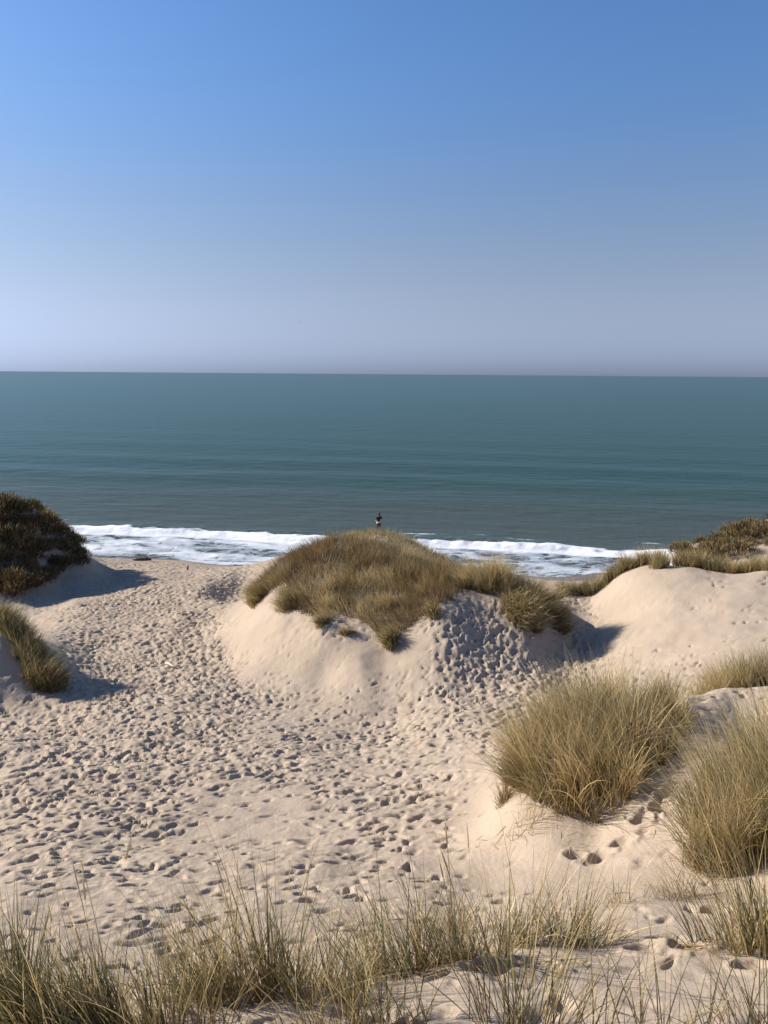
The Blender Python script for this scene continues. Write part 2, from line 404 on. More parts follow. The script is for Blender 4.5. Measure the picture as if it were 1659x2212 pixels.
# a few fresh deep steps where someone climbed the near slope
for u, v, y, dep, sz in ((1405, 1700, 7.9, .11, .10), (1425, 1740, 7.5, .12, .11), (1440, 1715, 7.7, .10, .10), (1385, 1760, 7.4, .10, .10), (1345, 1800, 7.1, .10, .10), (1300, 1815, 7.0, .09, .09), (1245, 1830, 7.1, .08, .09), (1285, 1850, 6.9, .05, .1),
                         (1450, 2050, 4.15, .10, .10), (1480, 2065, 3.95, .10, .10), (1395, 2070, 4.0, .08, .09), (1095, 2105, 3.65, .10, .11), (1150, 2095, 3.65, .09, .11), (1050, 2115, 3.6, .07, .11), (1545, 1935, 5.0, .08, .09), (1625, 2085, 3.6, .07, .08), (1090, 1910, 6.0, .06, .09), (1050, 1785, 9.3, .05, .08)):
    p3 = px(u, v, y)
    R = sz * 2.4
    j0, j1 = np.searchsorted(gy, (p3[1] - R, p3[1] + R)); ac = p3[0] / (p3[1] + 3); ar = R / (p3[1] + 3)
    i0, i1 = np.searchsorted(ga, (ac - ar, ac + ar))
    dx = (GX[j0:j1, i0:i1] - p3[0]) / sz; dy = (GY[j0:j1, i0:i1] - p3[1]) / (sz * 0.8)
    r2 = (dx * dx + dy * dy) * (1 + 0.5 * fbm(GX[j0:j1, i0:i1] * 14, GY[j0:j1, i0:i1] * 14, 71, 2))
    DZ[j0:j1, i0:i1] += dep * (-np.exp(-r2 ** 1.5) + 0.35 * np.exp(-((np.sqrt(np.maximum(r2, 0)) - 1.5) / 0.4) ** 2))
DZ = np.where(DZ < 0, -0.19 * np.tanh(-DZ / 0.19), 0.08 * np.tanh(DZ / 0.08))
DZ *= sstep(0.6, 1.3, HZ + DZ)                                # waves have smoothed the wet strip
HT = HZ + DZ
nr, nc = HT.shape
idx = np.arange(nr * nc).reshape(nr, nc)
quads = np.stack([idx[:-1, :-1], idx[:-1, 1:], idx[1:, 1:], idx[1:, :-1]], -1).reshape(-1, 4)
terrain = mesh_from('sand_dune_terrain', np.stack([GX, GY, HT], -1).reshape(-1, 3), quads, M_SAND)
terrain['kind'] = 'structure'
terrain['label'] = 'pale sand dunes and trampled hollow running down to the beach'

# ------------------------------------------------------------------ sea
SB = 82.0                                                     # shore-normal distance of the breaker
def sea_material():
    m, N, L, b = new_mat('sea_water')
    g = N.new('ShaderNodeNewGeometry')
    at = N.new('ShaderNodeAttribute'); at.attribute_name = 'tint'
    se = N.new('ShaderNodeSeparateColor'); L.new(at.outputs['Color'], se.inputs[0])
    mp = N.new('ShaderNodeMapping'); mp.vector_type = 'POINT'
    mp.inputs['Rotation'].default_value = (0, 0, math.atan(0.19)); mp.inputs['Scale'].default_value = (0.45, 1.0, 1.0)
    L.new(g.outputs['Position'], mp.inputs['Vector'])
    def noise(scale, detail, rough=0.55, dist=0.0):
        n = N.new('ShaderNodeTexNoise'); n.inputs['Scale'].default_value = scale; n.inputs['Detail'].default_value = detail
        n.inputs['Roughness'].default_value = rough; n.inputs['Distortion'].default_value = dist
        L.new(mp.outputs[0], n.inputs['Vector']); return n
    big = noise(0.012, 4); mid = noise(0.16, 6); fine = noise(1.1, 6, 0.62); lace = noise(0.75, 7, 0.6, 1.2); lump = noise(2.6, 4)
    cr = N.new('ShaderNodeValToRGB')
    cr.color_ramp.elements[0].position, cr.color_ramp.elements[1].position = 0.32, 0.68
    cr.color_ramp.elements[0].color = (0.031, 0.057, 0.047, 1)
    cr.color_ramp.elements[1].color = (0.029, 0.064, 0.056, 1)
    L.new(big.outputs[0], cr.inputs[0])
    # silt near the shore
    silt = N.new('ShaderNodeMix'); silt.data_type = 'RGBA'
    L.new(se.outputs['Green'], silt.inputs[0]); L.new(cr.outputs[0], silt.inputs[6]); silt.inputs[7].default_value = (0.060, 0.071, 0.058, 1)
    # foam: lace threshold moved by the foam amount
    sub = N.new('ShaderNodeMath'); sub.operation = 'SUBTRACT'; sub.inputs[0].default_value = 0.5
    L.new(lace.outputs[0], sub.inputs[1])
    ab = N.new('ShaderNodeMath'); ab.operation = 'ABSOLUTE'; L.new(sub.outputs[0], ab.inputs[0])
    ml = N.new('ShaderNodeMath'); ml.operation = 'MULTIPLY'; ml.inputs[1].default_value = 5.0; L.new(ab.outputs[0], ml.inputs[0])
    mulr = N.new('ShaderNodeMath'); mulr.operation = 'MULTIPLY'; mulr.inputs[1].default_value = 1.9; L.new(se.outputs['Red'], mulr.inputs[0])
    df = N.new('ShaderNodeMath'); df.operation = 'SUBTRACT'; L.new(mulr.outputs[0], df.inputs[0]); L.new(ml.outputs[0], df.inputs[1])
    fm = N.new('ShaderNodeMapRange'); fm.interpolation_type = 'SMOOTHSTEP'
    fm.inputs['From Min'].default_value = -0.05; fm.inputs['From Max'].default_value = 0.75
    L.new(df.outputs[0], fm.inputs['Value'])
    fc = N.new('ShaderNodeMix'); fc.data_type = 'RGBA'
    L.new(fm.outputs[0], fc.inputs[0]); L.new(silt.outputs[2], fc.inputs[6]); fcol = N.new('ShaderNodeValToRGB')
    fcol.color_ramp.elements[0].position, fcol.color_ramp.elements[1].position = 0.35, 0.95
    fcol.color_ramp.elements[0].color = (0.36, 0.40, 0.445, 1); fcol.color_ramp.elements[1].color = (0.78, 0.785, 0.79, 1)
    L.new(se.outputs['Red'], fcol.inputs[0]); L.new(fcol.outputs[0], fc.inputs[7])
    L.new(fc.outputs[2], b.inputs['Base Color'])
    ro = N.new('ShaderNodeMapRange'); ro.inputs['To Min'].default_value = 0.22; ro.inputs['To Max'].default_value = 0.9
    L.new(fm.outputs[0], ro.inputs['Value']); L.new(ro.outputs[0], b.inputs['Roughness'])
    b.inputs['IOR'].default_value = 1.33
    b.inputs['Specular IOR Level'].default_value = 0.12
    bp = N.new('ShaderNodeBump'); bp.inputs['Strength'].default_value = 1.0; bp.inputs['Distance'].default_value = 0.17
    L.new(mid.outputs[0], bp.inputs['Height'])
    b2 = N.new('ShaderNodeBump'); b2.inputs['Strength'].default_value = 0.9; b2.inputs['Distance'].default_value = 0.16
    L.new(fine.outputs[0], b2.inputs['Height']); L.new(bp.outputs[0], b2.inputs['Normal'])
    fh = N.new('ShaderNodeMath'); fh.operation = 'MULTIPLY_ADD'; fh.inputs[1].default_value = 0.5
    L.new(lump.outputs[0], fh.inputs[0]); L.new(fm.outputs[0], fh.inputs[2])
    b3 = N.new('ShaderNodeBump'); b3.inputs['Strength'].default_value = 0.6; b3.inputs['Distance'].default_value = 0.12
    L.new(fh.outputs[0], b3.inputs['Height']); L.new(b2.outputs[0], b3.inputs['Normal'])
    L.new(b3.outputs[0], b.inputs['Normal'])
    # sky reflection, weaker than a flat mirror because the wave faces tilt towards the viewer
    b.inputs['Specular IOR Level'].default_value = 0.0
    gl_ = N.new('ShaderNodeBsdfGlossy'); gl_.inputs['Roughness'].default_value = 0.3; gl_.inputs['Color'].default_value = (0.80, 0.97, 0.95, 1)
    L.new(b3.outputs[0], gl_.inputs['Normal'])
    fr_ = N.new('ShaderNodeFresnel'); fr_.inputs['IOR'].default_value = 1.33; L.new(bp.outputs[0], fr_.inputs['Normal'])
    k_ = N.new('ShaderNodeMath'); k_.operation = 'MULTIPLY'; k_.inputs[1].default_value = 0.34; k_.use_clamp = True; L.new(fr_.outputs[0], k_.inputs[0])
    nf = N.new('ShaderNodeMath'); nf.operation = 'SUBTRACT'; nf.inputs[0].default_value = 1.0; L.new(fm.outputs[0], nf.inputs[1])
    k2_ = N.new('ShaderNodeMath'); k2_.operation = 'MULTIPLY'; L.new(k_.outputs[0], k2_.inputs[0]); L.new(nf.outputs[0], k2_.inputs[1])
    ms = N.new('ShaderNodeMixShader'); L.new(k2_.outputs[0], ms.inputs[0]); L.new(b.outputs[0], ms.inputs[1]); L.new(gl_.outputs[0], ms.inputs[2])
    L.new(ms.outputs[0], N['Material Output'].inputs['Surface'])
    return m

M_SEA = sea_material()
wa = np.concatenate([np.linspace(-1.6, -0.62, 30)[:-1], np.linspace(-0.62, 0.62, 400), np.linspace(0.62, 1.6, 30)[1:]])
wy = [48.0]
while wy[-1] < 80000:
    y_ = wy[-1]
    wy.append(y_ + (0.26 if y_ < 100 else min(0.26 * (y_ / 100.0) ** 3.0, 0.35 * y_)))
wy = np.array(wy)
WA, WY = np.meshgrid(wa, wy)
WX = WA * (WY + 3.0)
WS = WY + 0.19 * WX                                           # shore-normal coordinate
WT = WX - 0.19 * WY                                           # along the shore
near = 1 - sstep(260, 520, WY)
sb = 78.3 + 0.039 * WX + fbm(WT * 0.05, WT * 0 + 3.3, 21, 3) * 3.0
q = WS - sb
crest = 0.52 + 0.35 * fbm(WT * 0.12, WT * 0 + 9.1, 22, 2)
bore = crest * np.where(q < 0, np.exp(-(q / 0.9) ** 2), np.exp(-(q / 4.2) ** 2))
bore *= 1 + 0.35 * fbm(WT * 0.9, WS * 0.9, 23, 4)
swell = np.zeros_like(WS)
for c_, a_, w_ in ((103.5, 0.26, 5.5), (126.5, 0.34, 6.5), (149.5, 0.42, 7.0), (176, 0.2, 10), (207, 0.16, 12)):
    cs = c_ + fbm(WT * 0.012, WT * 0 + c_, 31, 2) * 7.0
    am = 0.7 * a_ * (0.45 + 1.1 * np.clip(fbm(WT * 0.012, WT * 0 + c_ * 2, 33, 2) + 0.45, 0, 1))
    swell += am * np.exp(-((WS - cs) / w_) ** 2)
inner = sstep(65, 69, WS) * (1 - sstep(-2.5, 0, q))
chop = fbm(WT * 0.35, WS * 0.75, 41, 4)
ridge = 1 - 2 * np.abs(fbm(WT * 0.22, WS * 0.55, 43, 3))
WZ = near * (bore + swell + 0.10 * fbm(WT * 0.2, WS * 0.5, 44, 4) * sstep(0, 6, q)) + inner * (0.26 * chop + 0.16 * ridge - 0.05)
WZ += 0.02
edge = 66.4 + fbm(WT * 0.10, WT * 0 + 1.1, 47, 3) * 1.6
foam = np.zeros_like(WS)
foam = np.maximum(foam, sstep(-2.2, -1.0, q) * (1 - sstep(0.2, 1.4, q + 1.8 * fbm(WT * 0.3, WS * 0.6, 51, 3))) * 1.0)
foam = np.maximum(foam, inner * np.clip(0.42 + 0.5 * fbm(WT * 0.16, WS * 0.42, 52, 4) + 0.16 * ridge, 0.2, 0.8))
foam = np.maximum(foam, 0.75 * np.exp(-((WS - edge) / 0.5) ** 2))
foam = np.maximum(foam, np.clip(3.2 * (fbm(WT * 0.16, WS * 0.6, 53, 4) - 0.40), 0, 0.6) * np.exp(-((q - 5) / 2.2) ** 2))
foam *= near
silt = 1 - sstep(8, 60, q)
WZ = np.where(WS < edge, WZ - 0.25 * (edge - WS).clip(0, 3), WZ)
nr, nc = WZ.shape
idx = np.arange(nr * nc).reshape(nr, nc)
quads = np.stack([idx[:-1, :-1], idx[:-1, 1:], idx[1:, 1:], idx[1:, :-1]], -1).reshape(-1, 4)
sea = mesh_from('sea', np.stack([WX, WY, WZ], -1).reshape(-1, 3), quads, M_SEA,
                cols=np.stack([foam, silt, foam * 0], -1).reshape(-1, 3))
sea['kind'] = 'structure'
sea['label'] = 'grey-green sea with one white breaker and foamy shallows'

# ------------------------------------------------------------------ grass
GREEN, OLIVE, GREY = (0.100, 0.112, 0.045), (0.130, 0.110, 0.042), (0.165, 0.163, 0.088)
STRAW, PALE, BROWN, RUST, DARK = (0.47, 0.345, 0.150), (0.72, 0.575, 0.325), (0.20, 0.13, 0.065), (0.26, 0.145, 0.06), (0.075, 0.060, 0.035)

def blades(base, L, h, th0, th1, width, nseg, root, mid, tip, r, tipw=0.06):
    """n curved ribbons. base (n,3), L (n,), h (n,2) unit lean heading, th0/th1 (n,) tilt from upright at foot and tip"""
    n = len(L)
    V = np.zeros((n, nseg + 1, 2, 3)); C = np.zeros((n, nseg + 1, 2, 3))
    p = base.copy()
    sv = np.stack([-h[:, 1], h[:, 0], np.zeros(n)], -1)
    tw = r.uniform(-1.2, 1.2, n)
    for k in range(nseg + 1):
        t = k / nseg
        th = th0 + (th1 - th0) * t ** 1.4
        d = np.stack([h[:, 0] * np.sin(th), h[:, 1] * np.sin(th), np.cos(th)], -1)
        nrm = np.cross(d, sv)
        a = tw + 0.7 * t
        side = sv * np.cos(a)[:, None] + nrm * np.sin(a)[:, None]
        wd = width * (0.85 + 0.3 * t if t < 0.4 else max(tipw, (1 - t) / 0.6 * 0.97))
        V[:, k, 0] = p - side * wd[:, None] * 0.5
        V[:, k, 1] = p + side * wd[:, None] * 0.5
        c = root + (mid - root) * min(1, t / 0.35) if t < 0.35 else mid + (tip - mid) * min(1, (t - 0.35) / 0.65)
        C[:, k, 0] = c; C[:, k, 1] = c
        p = p + d * (L / nseg)[:, None]
    m = nseg + 1
    off = (np.arange(n) * m * 2)[:, None]
    ks = np.arange(nseg)[None] * 2
    Fq = np.stack([off + ks, off + ks + 1, off + ks + 3, off + ks + 2], -1).reshape(-1, 4)
    return V.reshape(-1, 3), Fq, C.reshape(-1, 3)

def pick(palette, n, r, jit=0.16):
    cols = np.array([c for c, _ in palette]); wt = np.array([x for _, x in palette], float)
    k = r.choice(len(cols), n, p=wt / wt.sum())
    return cols[k] * r.uniform(1 - jit, 1 + jit, (n, 1)) * r.uniform(0.95, 1.05, (n, 3))

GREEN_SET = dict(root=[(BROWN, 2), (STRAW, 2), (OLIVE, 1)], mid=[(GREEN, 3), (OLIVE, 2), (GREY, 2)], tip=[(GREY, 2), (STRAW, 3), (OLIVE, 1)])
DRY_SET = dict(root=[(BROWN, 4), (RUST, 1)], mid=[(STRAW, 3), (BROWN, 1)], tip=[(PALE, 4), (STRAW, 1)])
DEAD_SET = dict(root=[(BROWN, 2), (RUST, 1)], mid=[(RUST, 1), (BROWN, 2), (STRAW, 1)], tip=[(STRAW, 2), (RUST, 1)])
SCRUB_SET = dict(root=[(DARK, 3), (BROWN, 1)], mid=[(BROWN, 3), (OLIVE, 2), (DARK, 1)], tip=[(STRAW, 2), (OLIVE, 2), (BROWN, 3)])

def slope_at(x, y, e=0.25):
    return np.stack([(ground(x + e, y) - ground(x - e, y)) / (2 * e), (ground(x, y + e) - ground(x, y - e)) / (2 * e)], -1)

def grow(xy, centre, r, Lr, width, nseg, sets, lean=(0, 0), out=0.5, rand=0.5, droop=0.7, downhill=0.0, sink=0.03, tilt=0.2, edge_short=0.3, tipw=0.06, c_spread=0.30):
    """blades rooted at xy; heading = outward from centre + wind lean + downhill + random"""
    n = len(xy)
    z = ground(xy[:, 0], xy[:, 1])
    base = np.stack([xy[:, 0], xy[:, 1], z - sink], -1)
    o_ = xy - np.asarray(centre)[None]
    rad = np.linalg.norm(o_, axis=1)
    o_ = o_ / max(1e-6, np.percentile(rad, 90))
    # sub-clumps: each a little different in heading, length and tone
    K = int(np.clip(n / 70, 3, 60))
    sc_i = r.integers(0, n, K)
    cid = ((xy[:, None] - xy[sc_i][None] + r.normal(0, 0.02, (n, 1, 2))) ** 2).sum(-1).argmin(1)
    c_lean = r.normal(0, c_spread, (K, 2))[cid]; c_len = r.uniform(0.72, 1.18, K)[cid]; c_tone = r.uniform(0.65, 1.3, K)[cid][:, None]
    hv = o_ * out + np.asarray(lean)[None] + c_lean + r.normal(0, rand, (n, 2))
    if downhill:
        hv = hv - downhill * slope_at(xy[:, 0], xy[:, 1])
    mag = np.linalg.norm(hv, axis=1)
    h = hv / (mag[:, None] + 1e-9)
    L = r.uniform(Lr[0], Lr[1], n) * r.choice([1, 1, 1, 0.6], n) * c_len * (1 - edge_short * np.clip((o_ ** 2).sum(1), 0, 1.2))
    th0 = np.clip(tilt + 0.45 * mag, 0.02, 1.1) * r.uniform(0.3, 1.0, n)
    th1 = th0 + droop * r.uniform(0.2, 1.3, n) * (0.5 + 0.6 * np.clip(mag, 0, 1.5))
    wd = width * r.uniform(0.65, 1.25, n)
    return blades(base, L, h, th0, th1, wd, nseg, pick(sets['root'], n, r) * c_tone, pick(sets['mid'], n, r) * c_tone, pick(sets['tip'], n, r) * c_tone, r, tipw)

def disc(c, rx, ry, n, r, rot=0.0, power=0.85):
    a = r.uniform(0, 2 * math.pi, n); q_ = r.random(n) ** power
    x, y = rx * q_ * np.cos(a), ry * q_ * np.sin(a)
    return np.stack([c[0] + x * math.cos(rot) - y * math.sin(rot), c[1] + x * math.sin(rot) + y * math.cos(rot)], -1)

def poly_points(poly, y0, y1, n, r, clump=0.0, csize=0.25):
    """n ground points whose picture position lies in poly and whose distance lies in y0..y1"""
    pts = []
    us = [p_[0] for p_ in poly]
    got = 0
    while got < n:
        m = 6 * n + 2000
        y = r.uniform(y0, y1, m)
        x = r.uniform((min(us) - CU - 20) / F * y0 * 0.0 + (min(us) - CU - 30) / F * (y * 1.12), (max(us) - CU + 30) / F * (y * 1.12), m)
        z = ground(x, y)
        u, v = proj(np.stack([x, y, z], -1))
        ok = in_poly(u, v, poly)
        if clump:
            ok &= (fbm(x / csize, y / csize, 77, 2) + 0.5 > r.random(m) * clump)
        pts.append(np.stack([x, y], -1)[ok]); got += ok.sum()
    return np.concatenate(pts)[:n]

def foliage(root, name, geo, mat=None):
    V, Fq, C = geo
    V = V - np.array(root.location)[None]
    o = mesh_from(name, V, Fq, mat or M_GRASS, root, C)
    o['kind'] = 'stuff'
    return o

def marram(label, xy, n_green, n_dry, Lr, width, seed, group=None, nseg=5, name='marram_grass_tuft', n_dead=0, stray=0, dead_len=0.5, cat='grass tuft', **kw):
    r = np.random.default_rng(seed)
    c = xy.mean(0)
    root = thing(name, label, cat, (c[0], c[1], float(ground(c[0:1], c[1:2])[0])), group)
    def sub(n):
        return xy[r.integers(0, len(xy), n)] + r.normal(0, 0.012, (n, 2))
    foliage(root, 'green_foliage', grow(sub(n_green), c, r, Lr, width, nseg, GREEN_SET, **kw))
    if n_dry:
        foliage(root, 'straw_foliage', grow(sub(n_dry), c, r, (Lr[0] * 0.9, Lr[1] * 1.12), width * 0.9, nseg, DRY_SET, **kw))
    if stray:
        ks = dict(kw); ks['rand'] = 0.6; ks['edge_short'] = 0.0; ks['droop'] = 0.9
        foliage(root, 'stray_foliage', grow(sub(stray), c, r, (Lr[1] * 0.9, Lr[1] * 1.3), width * 0.9, nseg + 1, DRY_SET, **ks))
    if n_dead:
        kd = dict(kw); kd['droop'] = 1.5; kd['tilt'] = 0.5; kd['out'] = kw.get('out', .5) + 0.5
        foliage(root, 'dead_foliage', grow(sub(n_dead), c, r, (Lr[0] * dead_len, Lr[1] * dead_len), width, nseg, DEAD_SET, **kd))
    return root

R0 = np.random.default_rng(11)
def at(u, v, y):
    return px(u, v, y)[:2]

# --- the two big clumps on the near shoulder
poly = [(1095, 1700), (1150, 1722), (1200, 1758), (1290, 1785), (1345, 1750), (1375, 1690), (1385, 1600), (1330, 1545), (1250, 1560), (1150, 1620)]
big = poly_points(poly, 7.2, 10.6, 2200, R0, clump=0.9, csize=0.2)
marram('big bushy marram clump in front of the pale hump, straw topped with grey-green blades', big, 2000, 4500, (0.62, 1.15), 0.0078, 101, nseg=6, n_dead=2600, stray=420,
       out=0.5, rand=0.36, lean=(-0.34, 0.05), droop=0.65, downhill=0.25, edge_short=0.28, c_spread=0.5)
poly = [(1375, 1700), (1420, 1670), (1475, 1610), (1490, 1555), (1440, 1520), (1370, 1530), (1365, 1600)]
bigb = poly_points(poly, 7.6, 10.8, 700, R0, clump=0.9, csize=0.2)
marram('lower grey-green marram clump joining the big bushy clump to the hump', bigb, 1500, 1100, (0.35, 0.62), 0.0075, 103, nseg=5, n_dead=700, stray=120,
       out=0.5, rand=0.32, lean=(0.05, 0.0), droop=0.7, downhill=0.2)
poly = [(1475, 1865), (1520, 1900), (1600, 1893), (1659, 1860), (1850, 1800), (1850, 1640), (1659, 1660), (1570, 1720), (1500, 1790)]
big2 = poly_points(poly, 5.3, 7.6, 1800, R0, clump=0.8, csize=0.2)
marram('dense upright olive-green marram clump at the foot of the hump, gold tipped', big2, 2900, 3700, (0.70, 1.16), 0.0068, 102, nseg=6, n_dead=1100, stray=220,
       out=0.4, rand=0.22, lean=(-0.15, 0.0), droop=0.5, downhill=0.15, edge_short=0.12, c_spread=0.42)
# --- fringe of grass behind the hump
for k, (u, v, y, rx) in enumerate([(1400, 1505, 11.2, 0.5), (1450, 1496, 11.2, 0.5), (1505, 1488, 11.3, 0.5), (1560, 1482, 11.4, 0.5), (1610, 1480, 11.4, 0.5), (1665, 1478, 11.4, 0.5), (1730, 1478, 11.3, 0.5)]):
    c = at(u, v, y)
    marram('short straw-coloured marram tuft fringing the far rim of the hump', disc(c, rx, 0.3, 200, R0), 600, 1300, (0.5, 0.85), 0.007, 120 + k,
           'marram fringe on the hump', nseg=4, out=0.4, rand=0.35, lean=(-0.2, 0), droop=0.6)

# --- middle dune: grass cover, nobody could count it
poly = [(535, 1308), (548, 1275), (575, 1245), (620, 1210), (690, 1172), (760, 1168), (850, 1195), (960, 1225), (1000, 1228), (1000, 1288), (960, 1300), (930, 1318), (900, 1345), (870, 1368),
        (848, 1400), (826, 1392), (800, 1355), (770, 1338), (740, 1334), (722, 1342), (700, 1352), (686, 1340), (660, 1332), (640, 1322), (618, 1300), (598, 1284), (572, 1290), (548, 1318)]
COVER_SET = dict(root=[(BROWN, 2), (RUST, 1)], mid=[(OLIVE, 3), (BROWN, 3), ((0.30, 0.22, 0.10), 2)], tip=[(STRAW, 3), (BROWN, 2), (OLIVE, 1)])
r = np.random.default_rng(201)
mid_xy = poly_points(poly, 22.5, 40, 46000, r, clump=0.62, csize=0.6)
cn = fbm(mid_xy[:, 0] / 1.6, mid_xy[:, 1] / 2.6, 91, 2)
k1, k2 = cn > 0.16, cn < -0.12
parts = []
for sel, st in ((~k1 & ~k2, COVER_SET), (k1, DRY_SET), (k2, DEAD_SET)):
    _g3 = (grow(mid_xy[sel], mid_xy.mean(0), r, (0.5, 1.05), 0.015, 3, st, lean=(-0.15, -0.1), out=0.15, rand=0.35, droop=0.8, downhill=0.7))
    parts.append((_g3[0], _g3[1], _g3[2] * 0.78))
V = np.concatenate([p_[0] for p_ in parts]); C = np.concatenate([p_[2] for p_ in parts])
o1, o2 = len(parts[0][0]), len(parts[0][0]) + len(parts[1][0])
Fq = np.concatenate([parts[0][1], parts[1][1] + o1, parts[2][1] + o2])
cover = mesh_from('marram_grass', V, Fq, M_GRASS, None, C)
cover['kind'] = 'stuff'; cover['label'] = 'olive-brown marram grass covering the middle dune'; cover['category'] = 'grass'
# hummock behind it
poly = [(690, 1180), (715, 1152), (755, 1136), (800, 1130), (860, 1136), (920, 1166), (975, 1215), (960, 1235), (850, 1210), (760, 1195)]
hum = poly_points(poly, 41, 60, 3000, r, clump=0.8, csize=0.5)
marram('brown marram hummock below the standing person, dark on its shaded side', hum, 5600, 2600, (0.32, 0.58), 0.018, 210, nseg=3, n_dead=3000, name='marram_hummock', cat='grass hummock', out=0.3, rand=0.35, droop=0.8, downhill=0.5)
# --- tufts one can tell apart on that dune
TU = [
    ('wispy straw tuft spilling over the shaded crest beside the footprints', 1065, 1275, 27.6, 1.4, 0.8, 1100, 4200, (0.85, 1.35), (-0.35, 0.0), 0.6, 0.25),
    ('drooping olive tuft hanging down the shaded flank above the footprints', 1128, 1325, 26.0, 0.7, 0.9, 1700, 1500, (0.7, 1.1), (-0.1, -0.8), 1.1, 0.5),
    ('straw tuft at the shaded end of the middle dune beside its long shadow', 1178, 1292, 26.9, 0.95, 0.7, 1300, 2000, (0.75, 1.25), (0.15, -0.3), 0.9, 0.35),
    ('dark tuft hanging off the corner of the middle dune beside the hollow path', 566, 1285, 31.8, 0.35, 0.7, 800, 300, (0.7, 1.15), (-0.7, -0.7), 0.9, 0.8),
    ('grey-brown tuft drooping over the bare sand below the rust patch', 632, 1305, 28.4, 0.6, 0.6, 1000, 500, (0.6, 1.0), (-0.6, -0.7), 0.8, 0.8),
    ('narrow olive tuft hanging over the bare sand face between two gullies', 696, 1335, 25.9, 0.18, 0.5, 420, 150, (0.4, 0.8), (-0.3, -0.8), 0.7, 0.8),
    ('small isolated green tuft on the bare sand face', 750, 1345, 25.1, 0.35, 0.18, 300, 90, (0.25, 0.5), (0.1, -0.6), 0.8, 0.7),
    ('long dark olive tuft at the lowest point of the grass above the bare sand', 842, 1372, 24.5, 0.25, 0.6, 1100, 300, (0.5, 0.95), (-0.15, -0.9), 0.8, 0.75),
    ('thin tuft on the bare ridge where footprints begin', 935, 1318, 25.3, 0.25, 0.5, 420, 280, (0.4, 0.7), (-0.2, -0.7), 0.8, 0.6),
]
for k, (lab, u, v, y, rx, ry, ng, nd, Lr, ln, dr, tl) in enumerate(TU):
    marram(lab, disc(at(u, v, y), rx, ry, 300, R0), ng, nd, Lr, 0.012, 220 + k, nseg=4, out=0.25, rand=0.4, lean=ln, droop=dr, downhill=0.7, tilt=tl, n_dead=ng // 3)

# --- tufts along the crest of the pale dune
CR = [(1215, 1272, 31.8, .5, 0), (1250, 1252, 31.8, .6, 0), (1288, 1236, 31.5, .6, 0), (1325, 1224, 31.2, .5, 0), (1352, 1212, 31, .45, 1), (1392, 1206, 30.8, .45, 1), (1425, 1212, 30.5, .4, 1), (1420, 1232, 29.7, .3, 1),
      (1478, 1226, 30, .5, 1), (1512, 1228, 29.6, .5, 1), (1550, 1232, 29.2, .5, 1), (1590, 1236, 28.8, .5, 1), (1630, 1238, 28.4, .5, 1), (1668, 1240, 28, .5, 1), (1720, 1240, 28, .6, 1)]
for k, (u, v, y, rx, dry) in enumerate(CR):
    v -= 3 if u > 1300 else 4
    big_ = u < 1330
    marram('low olive tuft on the crest of the pale dune sloping to the sea gap' if not dry else 'upright pale green tuft on the crest of the pale smooth dune', disc(at(u, v, y), rx, 0.35, 120, R0),
           650 if not dry else 420, 180 if not dry else 460, (0.6, 1.0) if big_ else (0.55, 0.92), 0.011, 260 + k, 'tufts along the pale dune crest', nseg=3, out=0.4, rand=0.3, lean=(-0.1, 0), droop=0.6)
# --- the small mound by the hollow
for k, (u, v, y, lab) in enumerate([(-30, 1322, 24.8, 'straw-tipped marram tuft on top of the small mound by the trampled path'), (20, 1352, 24.4, 'dark olive marram tuft on the small mound beside the trampled path, second from its top'),
                                    (62, 1395, 23.9, 'dark marram tuft halfway down the small shaded mound'), (92, 1440, 23.2, 'green marram tuft low on the small shaded mound beside trampled sand'),
                                    (112, 1478, 22.5, 'marram tuft at the tip of the small mound where its shadow begins')]):
    marram(lab, disc(at(u - 14, v, y), 0.62, 0.6, 400, R0), 2000, 350, (0.5, 0.95), 0.011, 290 + k, nseg=4, out=0.2, rand=0.35, lean=(0.2, -0.1), droop=0.9, downhill=0.4, n_dead=800, edge_short=0.05)

